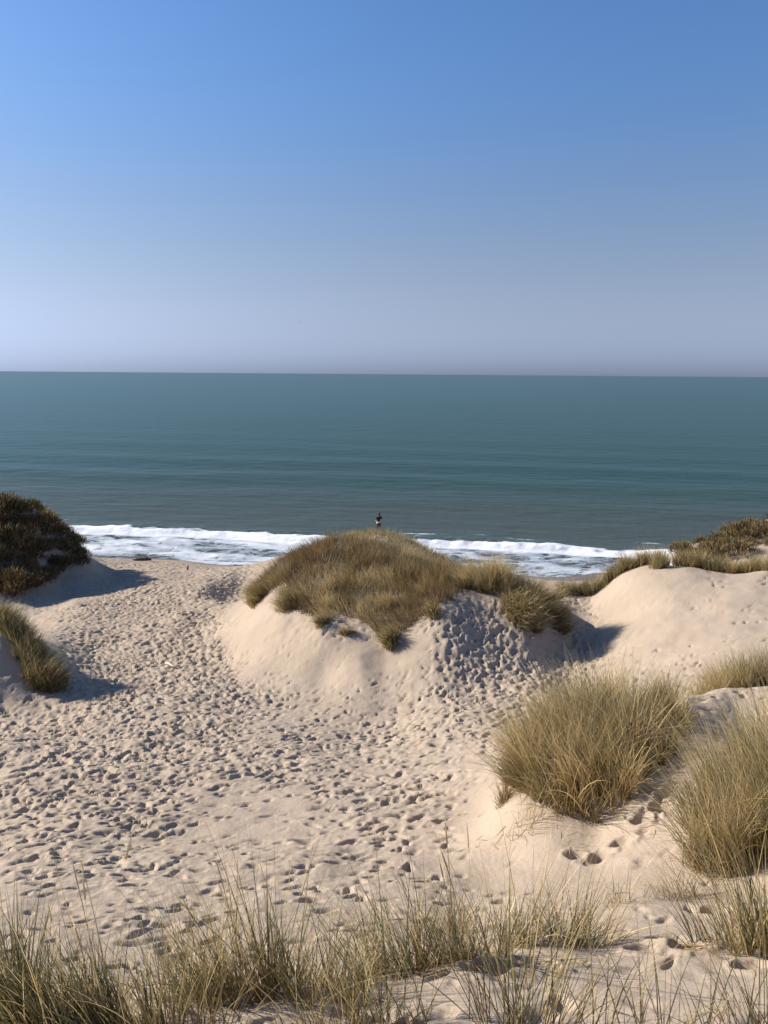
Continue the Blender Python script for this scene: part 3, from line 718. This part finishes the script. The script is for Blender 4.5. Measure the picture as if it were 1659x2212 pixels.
# --- scrub bushes on the far dunes
def make_bush(seed, mix):
    r = np.random.default_rng(seed)
    root = thing('scrub_bush', '', 'bush', (0, 0, 0))
    V, Fq, C = [], [], []
    def tube(p, q_, r0, r1):
        b0 = sum(len(a) for a in V)
        d = (q_ - p) / np.linalg.norm(q_ - p); s1 = np.cross(d, [0.3, 0.9, 0.2]); s1 /= np.linalg.norm(s1); s2 = np.cross(d, s1)
        ring = [math.cos(a) * s1 + math.sin(a) * s2 for a in (0, 1.57, 3.14, 4.71)]
        V.append(np.array([p + x * r0 for x in ring] + [q_ + x * r1 for x in ring]))
        Fq.append(np.array([[b0 + i, b0 + (i + 1) % 4, b0 + 4 + (i + 1) % 4, b0 + 4 + i] for i in range(4)]))
    tips = []
    for i in range(9):
        a = i * 0.7 + r.uniform(-.2, .2); e = r.uniform(0.25, 0.55)
        p0 = np.array([0.05 * math.cos(a), 0.05 * math.sin(a), -0.08]); p1 = np.array([e * math.cos(a), e * math.sin(a), r.uniform(0.3, 0.5)])
        tube(p0, p1, 0.022, 0.012)
        for j in range(2):
            b = a + r.uniform(-.7, .7); p2 = p1 + np.array([0.2 * math.cos(b), 0.2 * math.sin(b), r.uniform(0.0, 0.2)])
            tube(p1, p2, 0.011, 0.005); tips.append(p2)
    Vs = np.concatenate(V)
    mesh_from('stem', Vs, np.concatenate(Fq), M_SCRUB, root, np.tile(np.array(DARK) * 1.2, (len(Vs), 1)))
    n = 520
    a = r.uniform(0, 6.283, n); cz = r.random(n) ** 0.7; rr = 0.68 * np.sqrt(np.clip(1 - (cz * 0.95) ** 2, 0.05, 1)) * r.uniform(0.55, 1.0, n)
    lob = 1 + 0.22 * np.sin(3 * a + seed) + 0.15 * np.sin(5 * a + 2 * seed)
    base = np.stack([np.cos(a) * rr * lob, np.sin(a) * rr * lob, 0.02 + 0.50 * cz * r.uniform(0.7, 1.05, n)], -1)
    h = np.stack([np.cos(a), np.sin(a)], -1) + r.normal(0, 0.5, (n, 2)); h /= np.linalg.norm(h, axis=1)[:, None]
    th = np.arctan2(rr, cz * 0.6 + 0.2) * r.uniform(0.3, 1.2, n)
    st = SCRUB_SET
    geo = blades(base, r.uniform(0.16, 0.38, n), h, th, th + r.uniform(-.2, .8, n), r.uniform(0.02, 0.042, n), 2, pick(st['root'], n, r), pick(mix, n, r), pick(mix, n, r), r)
    f = mesh_from('foliage', geo[0], geo[1], M_SCRUB, root, geo[2]); f['kind'] = 'stuff'
    return root

BROWN_, STRAW_ = BROWN, STRAW
OLIVE, BROWN, STRAW, RUST = [tuple(0.68 * c for c in k_) for k_ in (OLIVE, BROWN, STRAW, RUST)]  # darker tones for the scrub: the left dune's shade put into the colour
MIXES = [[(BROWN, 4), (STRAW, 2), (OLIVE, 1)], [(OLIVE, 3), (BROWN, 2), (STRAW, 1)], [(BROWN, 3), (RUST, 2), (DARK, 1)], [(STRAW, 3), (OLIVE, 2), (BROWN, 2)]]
protos = [make_bush(300 + k, MIXES[k]) for k in range(4)]
used = [False] * 4
def place_bush(k, p, sc_, rz, label, group):
    src = protos[k]
    if not used[k]:
        used[k] = True; o = src
    else:
        o = src.copy(); col.objects.link(o)
        for ch in src.children:
            c = ch.copy(); col.objects.link(c); c.parent = o
    o.location = p; o.scale = sc_; o.rotation_euler = (0, 0, rz)
    o['label'] = label; o['group'] = group

def thin(pts, dmin, most):
    keep = []
    for p_ in pts:
        if all((p_[0] - k_[0]) ** 2 + (p_[1] - k_[1]) ** 2 > dmin ** 2 for k_ in keep):
            keep.append(p_)
            if len(keep) >= most:
                break
    return keep

KIND_WORD = ['tan', 'olive', 'rusty brown', 'straw-coloured']
r = np.random.default_rng(401)
poly = [(-90, 1075), (0, 1092), (60, 1103), (110, 1132), (150, 1162), (180, 1195), (200, 1218), (160, 1226), (120, 1240), (75, 1266), (30, 1286), (-90, 1292)]
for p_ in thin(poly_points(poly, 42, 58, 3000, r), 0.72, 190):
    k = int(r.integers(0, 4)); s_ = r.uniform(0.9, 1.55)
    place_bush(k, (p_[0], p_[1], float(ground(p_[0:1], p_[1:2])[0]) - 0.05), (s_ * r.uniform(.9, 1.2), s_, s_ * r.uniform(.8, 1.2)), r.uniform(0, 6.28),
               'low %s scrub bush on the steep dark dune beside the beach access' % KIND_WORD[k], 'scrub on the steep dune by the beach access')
poly = [(1425, 1212), (1460, 1198), (1530, 1176), (1590, 1152), (1659, 1130), (1760, 1112), (1760, 1215), (1659, 1215), (1560, 1212)]
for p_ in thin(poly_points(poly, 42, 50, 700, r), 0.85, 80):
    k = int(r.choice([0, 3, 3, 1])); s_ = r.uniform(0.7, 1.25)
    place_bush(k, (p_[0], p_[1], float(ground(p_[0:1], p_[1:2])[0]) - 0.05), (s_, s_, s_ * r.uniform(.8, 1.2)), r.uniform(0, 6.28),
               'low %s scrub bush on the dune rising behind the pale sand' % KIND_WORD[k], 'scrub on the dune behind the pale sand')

# --- foreground tufts
FG = [  # label, u, v, y, rx, ry, green, dry, length, lean, width, out, rand, dead
    ('dense dark green tuft leaning over the sand at the near corner', 60, 2290, 3.05, 0.34, 0.22, 520, 110, (0.40, 0.72), (-0.45, 0.1), 0.0048, 0.3, 0.25, 120),
    ('dark green tuft beside the dense corner tuft, blades leaning across it', 215, 2270, 3.05, 0.2, 0.16, 170, 60, (0.35, 0.65), (-0.5, 0.05), 0.0045, 0.3, 0.3, 40),
    ('wide green tuft with rusty dead base below the tall pale stalks', 590, 2165, 3.45, 0.36, 0.16, 420, 130, (0.35, 0.68), (-0.18, 0.05), 0.0042, 0.35, 0.3, 260),
    ('thin tuft of dark blades between the corner tuft and the wide green tuft', 440, 2180, 3.4, 0.16, 0.12, 110, 30, (0.3, 0.6), (-0.35, 0.0), 0.004, 0.3, 0.3, 20),
    ('grey-green tuft spreading beside the near sand lip, shadow under it', 880, 2105, 3.75, 0.22, 0.14, 300, 120, (0.35, 0.62), (-0.35, 0.1), 0.0042, 0.4, 0.35, 90),
    ('fine tuft fanning over the edge of the near sand lip', 1010, 2085, 3.85, 0.2, 0.1, 190, 80, (0.25, 0.5), (-0.2, 0.1), 0.004, 0.5, 0.4, 70),
    ('slim upright tuft with greenish core on the sand slope beyond the lip', 1128, 2045, 4.25, 0.12, 0.1, 130, 70, (0.3, 0.58), (-0.15, 0.1), 0.004, 0.5, 0.3, 30),
    ('spidery low tuft sprawling on the sand beyond the lip', 1245, 2045, 4.25, 0.2, 0.12, 130, 100, (0.25, 0.5), (0.3, 0.05), 0.004, 0.6, 0.5, 60),
    ('arched tuft with blades combed over above the deep footprints', 1625, 2060, 3.9, 0.24, 0.16, 420, 160, (0.35, 0.62), (-0.25, -0.1), 0.0046, 0.5, 0.25, 60),
    ('tall open tuft in front of the bare lip, blades crossing it', 1130, 2265, 2.85, 0.2, 0.12, 120, 60, (0.35, 0.62), (0.3, 0.05), 0.0042, 0.35, 0.35, 10),
    ('sparse straw stalks rising in front of the bare lip', 1420, 2290, 2.75, 0.22, 0.1, 45, 50, (0.3, 0.55), (0.15, 0.05), 0.004, 0.35, 0.5, 0),
    ('sparse pale stalks crossing at the corner of the bare lip', 1640, 2280, 2.7, 0.16, 0.1, 40, 50, (0.25, 0.5), (-0.4, 0.0), 0.004, 0.3, 0.5, 0),
    ('open green tuft in front of the wide green tuft', 770, 2250, 2.95, 0.24, 0.12, 170, 80, (0.3, 0.58), (-0.05, 0.05), 0.0042, 0.4, 0.4, 30),
    ('green tuft at the very front between wide tuft and corner tuft', 380, 2290, 2.9, 0.2, 0.12, 130, 50, (0.3, 0.55), (-0.3, 0.05), 0.0042, 0.4, 0.4, 20),
    ('small leaning tuft of dead rusty grass at the edge of the big clump', 1092, 1722, 8.7, 0.1, 0.1, 40, 90, (0.25, 0.5), (-0.3, 0.1), 0.007, 0.4, 0.4, 130),
    ('thin dry tuft arching on the smooth sand below the big clump', 1150, 1805, 7.9, 0.3, 0.25, 20, 70, (0.25, 0.6), (0.3, -0.2), 0.005, 0.6, 0.6, 40),
    ('few thin stalks on the sand between the lip and the olive clump', 1345, 1945, 5.3, 0.3, 0.15, 30, 40, (0.25, 0.5), (0.0, 0.0), 0.0042, 0.5, 0.6, 10),
    ('few blades growing beside the foot of the olive clump', 1465, 1930, 5.4, 0.18, 0.14, 60, 40, (0.3, 0.6), (-0.4, 0.0), 0.0045, 0.4, 0.5, 10),
    ('loose dry tuft on the sand slope above the grey-green tuft', 1000, 1990, 5.0, 0.24, 0.16, 50, 70, (0.3, 0.55), (0.1, 0.0), 0.0042, 0.5, 0.5, 20),
]
for k, (lab, u, v, y, rx, ry, ng, nd, Lr, ln, wd, ot, rd, dead) in enumerate(FG):
    if v > 2000:
        Lr = (Lr[0] * 1.15, Lr[1] * 1.5) if u > 300 else (Lr[0] * 0.95, Lr[1] * 1.15); wd *= 1.3; nd = int(nd * (1.4 if u > 700 else 2.2 if u > 300 else 1.6)); ng = int(ng * (0.6 if u > 700 else 0.8 if u > 300 else 1.5)); rx *= 1.45; ry *= 1.3; rd *= 1.15
    marram(lab, disc(at(u, v, y), rx, ry, 90, R0), ng, nd, Lr, wd, 500 + k, nseg=7, out=ot, rand=rd, lean=ln, droop=0.55, n_dead=dead)

# ------------------------------------------------------------------ stalks that stand above the near grass
for k, (u, v, y, n, lab) in enumerate([(520, 2165, 3.5, 14, 'tall pale flowering stalks rising out of the wide green tuft'), (1010, 2120, 3.7, 14, 'thin tall pale stalks rising beside the grey-green tuft'),
                                       (200, 2230, 3.2, 9, 'few tall straw stalks leaning out of the corner grass')]):
    r = np.random.default_rng(560 + k)
    xy = disc(at(u, v, y), 0.34, 0.14, n, r)
    root = thing('grass_stalk_tuft', lab, 'grass stalks', (xy[:, 0].mean(), xy[:, 1].mean(), float(ground(xy[:1, 0], xy[:1, 1])[0])))
    geo = grow(xy, xy.mean(0), r, (0.7, 1.0), 0.008, 8, dict(DRY_SET, mid=[(STRAW, 1)], tip=[(STRAW, 2), (PALE, 1)]), lean=(-0.15, 0.0), out=0.2, rand=0.25, droop=0.25, tilt=0.08, tipw=0.6)
    foliage(root, 'stalk_foliage', geo)
    # a slim seed head on each stalk tip
    tips = geo[0].reshape(n, 9, 2, 3).mean(2)
    d = tips[:, -1] - tips[:, -2]; d /= np.linalg.norm(d, axis=1)[:, None]
    hh = d[:, :2] / (np.linalg.norm(d[:, :2], axis=1)[:, None] + 1e-9); th = np.arccos(np.clip(d[:, 2], -1, 1))
    foliage(root, 'seed_foliage', blades(tips[:, -2], np.full(n, 0.17), hh, th, th + 0.05, np.full(n, 0.010), 4, pick([(STRAW, 1)], n, r), pick([(PALE, 1)], n, r), pick([(PALE, 1)], n, r), r))

# ------------------------------------------------------------------ driftwood
M_LOG = plain('weathered_dark_wood', (0.075, 0.055, 0.04))
M_PALEWOOD = plain('bleached_wood', (0.50, 0.43, 0.34))
def tube_path(name, pts, radii, mat, parent=None, sides=8):
    pts = np.array(pts, float); V = []
    n = len(pts)
    for i in range(n):
        d = pts[min(i + 1, n - 1)] - pts[max(i - 1, 0)]; d /= np.linalg.norm(d)
        a = np.cross(d, [0.2, 0.3, 0.93]); a /= np.linalg.norm(a); b = np.cross(d, a)
        for k in range(sides):
            t = 2 * math.pi * k / sides
            V.append(pts[i] + radii[i] * (math.cos(t) * a + math.sin(t) * b) * (1 + 0.12 * math.sin(3 * t + i)))
    Fq = [[i * sides + k, i * sides + (k + 1) % sides, (i + 1) * sides + (k + 1) % sides, (i + 1) * sides + k] for i in range(n - 1) for k in range(sides)]
    V.append(pts[0]); V.append(pts[-1]); e = len(V)
    Fq += [[e - 2, (k + 1) % sides, k, k] for k in range(0)]
    o = mesh_from(name, np.array(V[:-2]), np.array(Fq), mat, parent)
    me = o.data
    import bmesh
    bm = bmesh.new(); bm.from_mesh(me); bmesh.ops.holes_fill(bm, edges=[e_ for e_ in bm.edges if e_.is_boundary], sides=0); bm.to_mesh(me); bm.free()
    return o

def on_ground(u, v, y):
    p = px(u, v, y); z = float(ground(np.array([p[0]]), np.array([p[1]]))[0])
    return np.array([p[0], p[1], z])

p0 = on_ground(305, 1209, 64.5)
lg = thing('driftwood_log', 'dark driftwood log lying on the beach near the water edge', 'driftwood', p0)
tube_path('trunk', [(-0.75, 0.05, 0.12), (-0.35, 0.0, 0.15), (0.1, -0.03, 0.17), (0.5, 0.04, 0.16), (0.85, 0.1, 0.12)], [0.10, 0.14, 0.15, 0.13, 0.08], M_LOG, lg)
tube_path('branch', [(0.35, 0.0, 0.2), (0.55, -0.1, 0.36), (0.62, -0.12, 0.5)], [0.06, 0.045, 0.02], M_LOG, lg)
tube_path('branch', [(-0.3, 0.0, 0.18), (-0.5, 0.15, 0.3), (-0.72, 0.2, 0.36)], [0.05, 0.04, 0.015], M_LOG, lg)
p0 = on_ground(405, 1231, 55.5)
st = thing('wooden_stump', 'small dark wooden stump standing in the sand before the beach', 'stump', p0)
tube_path('post', [(0, 0, -0.1), (0.01, 0, 0.12), (0.03, 0.01, 0.30)], [0.075, 0.07, 0.06], M_LOG, st)
tube_path('splinter', [(0.05, 0, 0.2), (0.09, 0.01, 0.36)], [0.03, 0.008], M_LOG, st)
a_, b_ = on_ground(345, 1428, 27.6), on_ground(392, 1452, 25.6)
c_ = (a_ + b_) / 2
sk = thing('bleached_stick', 'pale bleached stick lying across the trampled hollow', 'stick', c_)
dv = (b_ - a_) / np.linalg.norm(b_ - a_)
tube_path('shaft', [dv * -0.55 + [0, 0, 0.05], dv * -0.2 + [0.02, 0.0, 0.075], dv * 0.2 + [-0.02, 0.01, 0.07], dv * 0.55 + [0.02, 0, 0.05]], [0.03, 0.045, 0.042, 0.022], M_PALEWOOD, sk)
tube_path('twig', [dv * 0.1 + [0, 0, 0.07], dv * 0.2 + [0.1, 0.08, 0.13]], [0.02, 0.008], M_PALEWOOD, sk)

# ------------------------------------------------------------------ person
M_SKIN = plain('skin', (0.42, 0.26, 0.19), 0.6, 0.06, 8, 0.05)
M_HAIR = plain('dark_hair', (0.018, 0.013, 0.010), 0.55, 0.3, 60, 0.4)
M_TOP = plain('black_knit', (0.014, 0.014, 0.016), 0.85, 0.2, 40, 0.3)
M_LEGS = plain('dark_trousers', (0.030, 0.026, 0.032), 0.85, 0.2, 40, 0.3)
M_PALE = plain('pale_cloth', (0.60, 0.49, 0.38), 0.9, 0.08, 20, 0.4)
M_SHOE = plain('shoe', (0.05, 0.04, 0.04), 0.7)
M_EYE = plain('eye', (0.03, 0.02, 0.015), 0.2, 0.05)

def skin_mesh(name, verts, edges, radii, root_i, mat, parent, levels=2):
    me = bpy.data.meshes.new(name + '_cage'); me.from_pydata(verts, edges, [])
    o = bpy.data.objects.new(name, me); col.objects.link(o)
    md = o.modifiers.new('skin', 'SKIN'); md.use_smooth_shade = True
    for i, sv in enumerate(me.skin_vertices[0].data):
        sv.radius = radii[i] if isinstance(radii[i], tuple) else (radii[i], radii[i]); sv.use_root = (i == root_i)
    sb_ = o.modifiers.new('sub', 'SUBSURF'); sb_.levels = sb_.render_levels = levels
    dg = bpy.context.evaluated_depsgraph_get(); dg.update()
    m2 = bpy.data.meshes.new_from_object(o.evaluated_get(dg)); m2.name = name
    o.modifiers.clear(); o.data = m2
    m2.materials.clear(); m2.materials.append(mat)
    m2.polygons.foreach_set('use_smooth', np.ones(len(m2.polygons), bool))
    o.parent = parent
    return o

def lathe(name, prof, mat, parent, seg=16, sx=1.0, sy=1.0, off=(0, 0, 0)):
    V, Fq = [], []
    for (rad, z) in prof:
        for k in range(seg):
            t = 2 * math.pi * k / seg
            V.append((off[0] + rad * sx * math.cos(t), off[1] + rad * sy * math.sin(t), off[2] + z))
    for i in range(len(prof) - 1):
        for k in range(seg):
            Fq.append([i * seg + k, i * seg + (k + 1) % seg, (i + 1) * seg + (k + 1) % seg, (i + 1) * seg + k])
    return mesh_from(name, np.array(V), np.array(Fq), mat, parent)

PG = on_ground(818, 1153, 58.0)
pr = thing('person', 'person with dark hair and black top standing on the dune top facing the sea', 'person', PG)
pr.rotation_euler = (0, 0, math.radians(28))
BV = [(0, 0, .93), (0, .01, 1.08), (0, .0, 1.26), (0, -.01, 1.40), (0, .0, 1.47), (0, .015, 1.55), (0, .01, 1.63)]
BR = [(.135, .10), (.115, .088), (.135, .095), (.055, .055), (.05, .052), (.078, .088), (.062, .07)]
BE = [(0, 1), (1, 2), (2, 3), (3, 4), (4, 5), (5, 6)]
def chain(start, pts, rad):
    p = start
    for q_, r_ in zip(pts, rad):
        BV.append(q_); BR.append(r_); BE.append((p, len(BV) - 1)); p = len(BV) - 1
    return p
for sg in (-1, 1):
    chain(0, [(sg * .095, 0, .84), (sg * .105, .012, .48), (sg * .105, -.01, .09), (sg * .115, .10, .045), (sg * .12, .17, .035)], [.085, .055, .038, .036, .026])
    wv = (sg * .17, .20, .99)
    wr = chain(2, [(sg * .165, -.01, 1.35), (sg * .235, -.03, 1.10), wv, (sg * .12, .25, 1.0)], [.052, .040, .026, (.040, .018)])
    for f_i, (dx_, dy_, dz_, ln_) in enumerate([(-.6, .5, .5, .050), (-.75, .6, .28, .062), (-.8, .6, .05, .068), (-.8, .5, -.2, .060), (-.7, .35, -.45, .048)]):
        b0 = (sg * .12 + sg * dx_ * .03, .25 + dy_ * .03, 1.0 + dz_ * .05)
        m0 = (b0[0] + sg * dx_ * ln_ * .6, b0[1] + dy_ * ln_ * .3, b0[2] + dz_ * ln_ * .4)
        t0 = (m0[0] + sg * dx_ * ln_ * .5, m0[1] - .01, m0[2] + dz_ * ln_ * .3)
        chain(wr, [b0, m0, t0], [.0095, .0085, .007])
body = skin_mesh('body', BV, BE, BR, 0, M_SKIN, pr)
skin_mesh('short_sleeved_top', [(0, 0, .98), (0, .01, 1.08), (0, 0, 1.26), (0, -.01, 1.375), (-.165, -.01, 1.35), (.165, -.01, 1.35), (-.232, -.03, 1.12), (.232, -.03, 1.12)], [(0, 1), (1, 2), (2, 3), (2, 4), (2, 5), (4, 6), (5, 7)],
          [(.150, .112), (.138, .105), (.158, .115), (.062, .062), .066, .066, .052, .052], 0, M_TOP, pr)
skin_mesh('trousers', [(0, 0, .95), (-.095, 0, .84), (-.105, .012, .48), (-.105, -.01, .12), (.095, 0, .84), (.105, .012, .48), (.105, -.01, .12)],
          [(0, 1), (1, 2), (2, 3), (0, 4), (4, 5), (5, 6)], [(.148, .112), .098, .068, .052, .098, .068, .052], 0, M_LEGS, pr)
wr_ = lathe('cloth_round_waist', [(.135, 1.0), (.158, .985), (.170, .95), (.180, .91), (.186, .86), (.176, .855), (.165, .90), (.14, .98)], M_PALE, pr, 24, 1.0, .82)
mv = wr_.data
for v_ in mv.vertices:
    a__ = math.atan2(v_.co.y, v_.co.x); v_.co.z += 0.05 * math.sin(3 * a__ + .6) * max(0, (1.0 - v_.co.z)) * 3; v_.co.x *= 1 + .05 * math.sin(7 * a__)
hr = lathe('hair', [(.002, 1.715), (.05, 1.705), (.085, 1.67), (.098, 1.61), (.094, 1.55), (.085, 1.50), (.075, 1.44), (.06, 1.38), (.04, 1.33), (.015, 1.30)], M_HAIR, pr, 20, .95, 1.05, (0, -.012, 0))
for v_ in hr.data.vertices:                                    # open at the face, longer at the back
    if v_.co.y > .045 and v_.co.z < 1.64:
        v_.co.y = .03 - .02 * (1.64 - v_.co.z)
    if v_.co.z < 1.46:
        v_.co.y -= .05
for sg in (-1, 1):
    o = lathe('shoe', [(.002, .0), (.045, .0), (.05, .03), (.042, .07), (.03, .10), (.002, .105)], M_SHOE, pr, 14, .95, 2.2, (sg * .112, .055, -.005))
    lathe('eye', [(.001, -.009), (.008, -.004), (.008, .004), (.001, .009)], M_EYE, pr, 8, 1, .6, (sg * .03, .10, 1.575))
    lathe('ear', [(.002, -.03), (.012, -.018), (.014, .01), (.002, .032)], M_SKIN, pr, 8, .6, 1, (sg * .086, .0, 1.56))
lathe('nose', [(.001, .025), (.008, .01), (.014, -.012), (.004, -.02)], M_SKIN, pr, 8, .8, 1.1, (0, .108, 1.55))
lathe('mouth', [(.001, .006), (.022, .001), (.001, -.006)], plain('lips', (.28, .10, .09), .5, .05), pr, 8, 1, .35, (0, .10, 1.508))

# ------------------------------------------------------------------ gull
M_GULL = plain('gull_plumage', (0.15, 0.16, 0.18), 0.7, 0.1)
gp = px(648, 697, 190.0)
gl = thing('gull', 'tiny distant gull gliding in the sky above the sea horizon', 'bird', gp)
gl.rotation_euler = (0.25, 0.5, 0.6)
skin_mesh('body', [(0, -.24, 0), (0, -.1, .0), (0, .08, .01), (0, .2, .03), (0, .27, .03)], [(0, 1), (1, 2), (2, 3), (3, 4)], [.02, .06, .07, .045, .012], 1, M_GULL, gl)
for sg in (-1, 1):
    skin_mesh('wing', [(0, .05, .03), (sg * .3, .1, .13), (sg * .62, -.06, .08)], [(0, 1), (1, 2)], [(.10, .022), (.075, .015), (.015, .006)], 0, M_GULL, gl, 1)
skin_mesh('tail', [(0, -.2, 0), (0, -.36, 0)], [(0, 1)], [(.04, .012), (.07, .006)], 0, M_GULL, gl, 1)

# ------------------------------------------------------------------ dry stalk litter lying on the sand
r = np.random.default_rng(900)
LB, LH, LL = [], [], []
for (u, v, y, rx, ry, n) in [(1150, 1790, 8.1, 0.8, 0.5, 70), (1330, 1790, 7.3, 0.6, 0.4, 40), (1540, 1520, 9.8, 0.8, 0.6, 90), (1480, 1910, 5.6, 0.5, 0.3, 40), (1080, 2100, 3.7, 0.5, 0.2, 45), (560, 2170, 3.5, 0.6, 0.25, 60),
                             (1040, 1745, 9.8, 0.5, 0.3, 25), (900, 2090, 3.9, 0.5, 0.25, 40), (1580, 2060, 4.0, 0.4, 0.2, 30), (700, 1390, 24.3, 2.2, 0.8, 60), (200, 2150, 3.7, 0.7, 0.4, 40)]:
    xy = disc(at(u, v, y), rx, ry, n, r, power=0.5)
    LB.append(np.stack([xy[:, 0], xy[:, 1], ground(xy[:, 0], xy[:, 1]) + 0.012], -1))
    a = r.uniform(0, 6.283, n); LH.append(np.stack([np.cos(a), np.sin(a)], -1)); LL.append(r.uniform(0.08, 0.3, n))
LB, LH, LL = np.concatenate(LB), np.concatenate(LH), np.concatenate(LL)
n = len(LL)
sl = slope_at(LB[:, 0], LB[:, 1]); th = math.pi / 2 - np.arctan((sl * LH).sum(1)) - 0.05
geo = blades(LB, LL, LH, th, th + 0.08, r.uniform(0.005, 0.009, n), 3, pick([(STRAW_, 2), (BROWN_, 1)], n, r), pick([(STRAW_, 2), (PALE, 1), (BROWN_, 1)], n, r), pick([(PALE, 1), (STRAW_, 2)], n, r), r)
lit = mesh_from('stalk_litter', geo[0], geo[1], M_GRASS, None, geo[2])
lit['kind'] = 'stuff'; lit['label'] = 'broken dry grass stalks lying on the sand'; lit['category'] = 'litter'
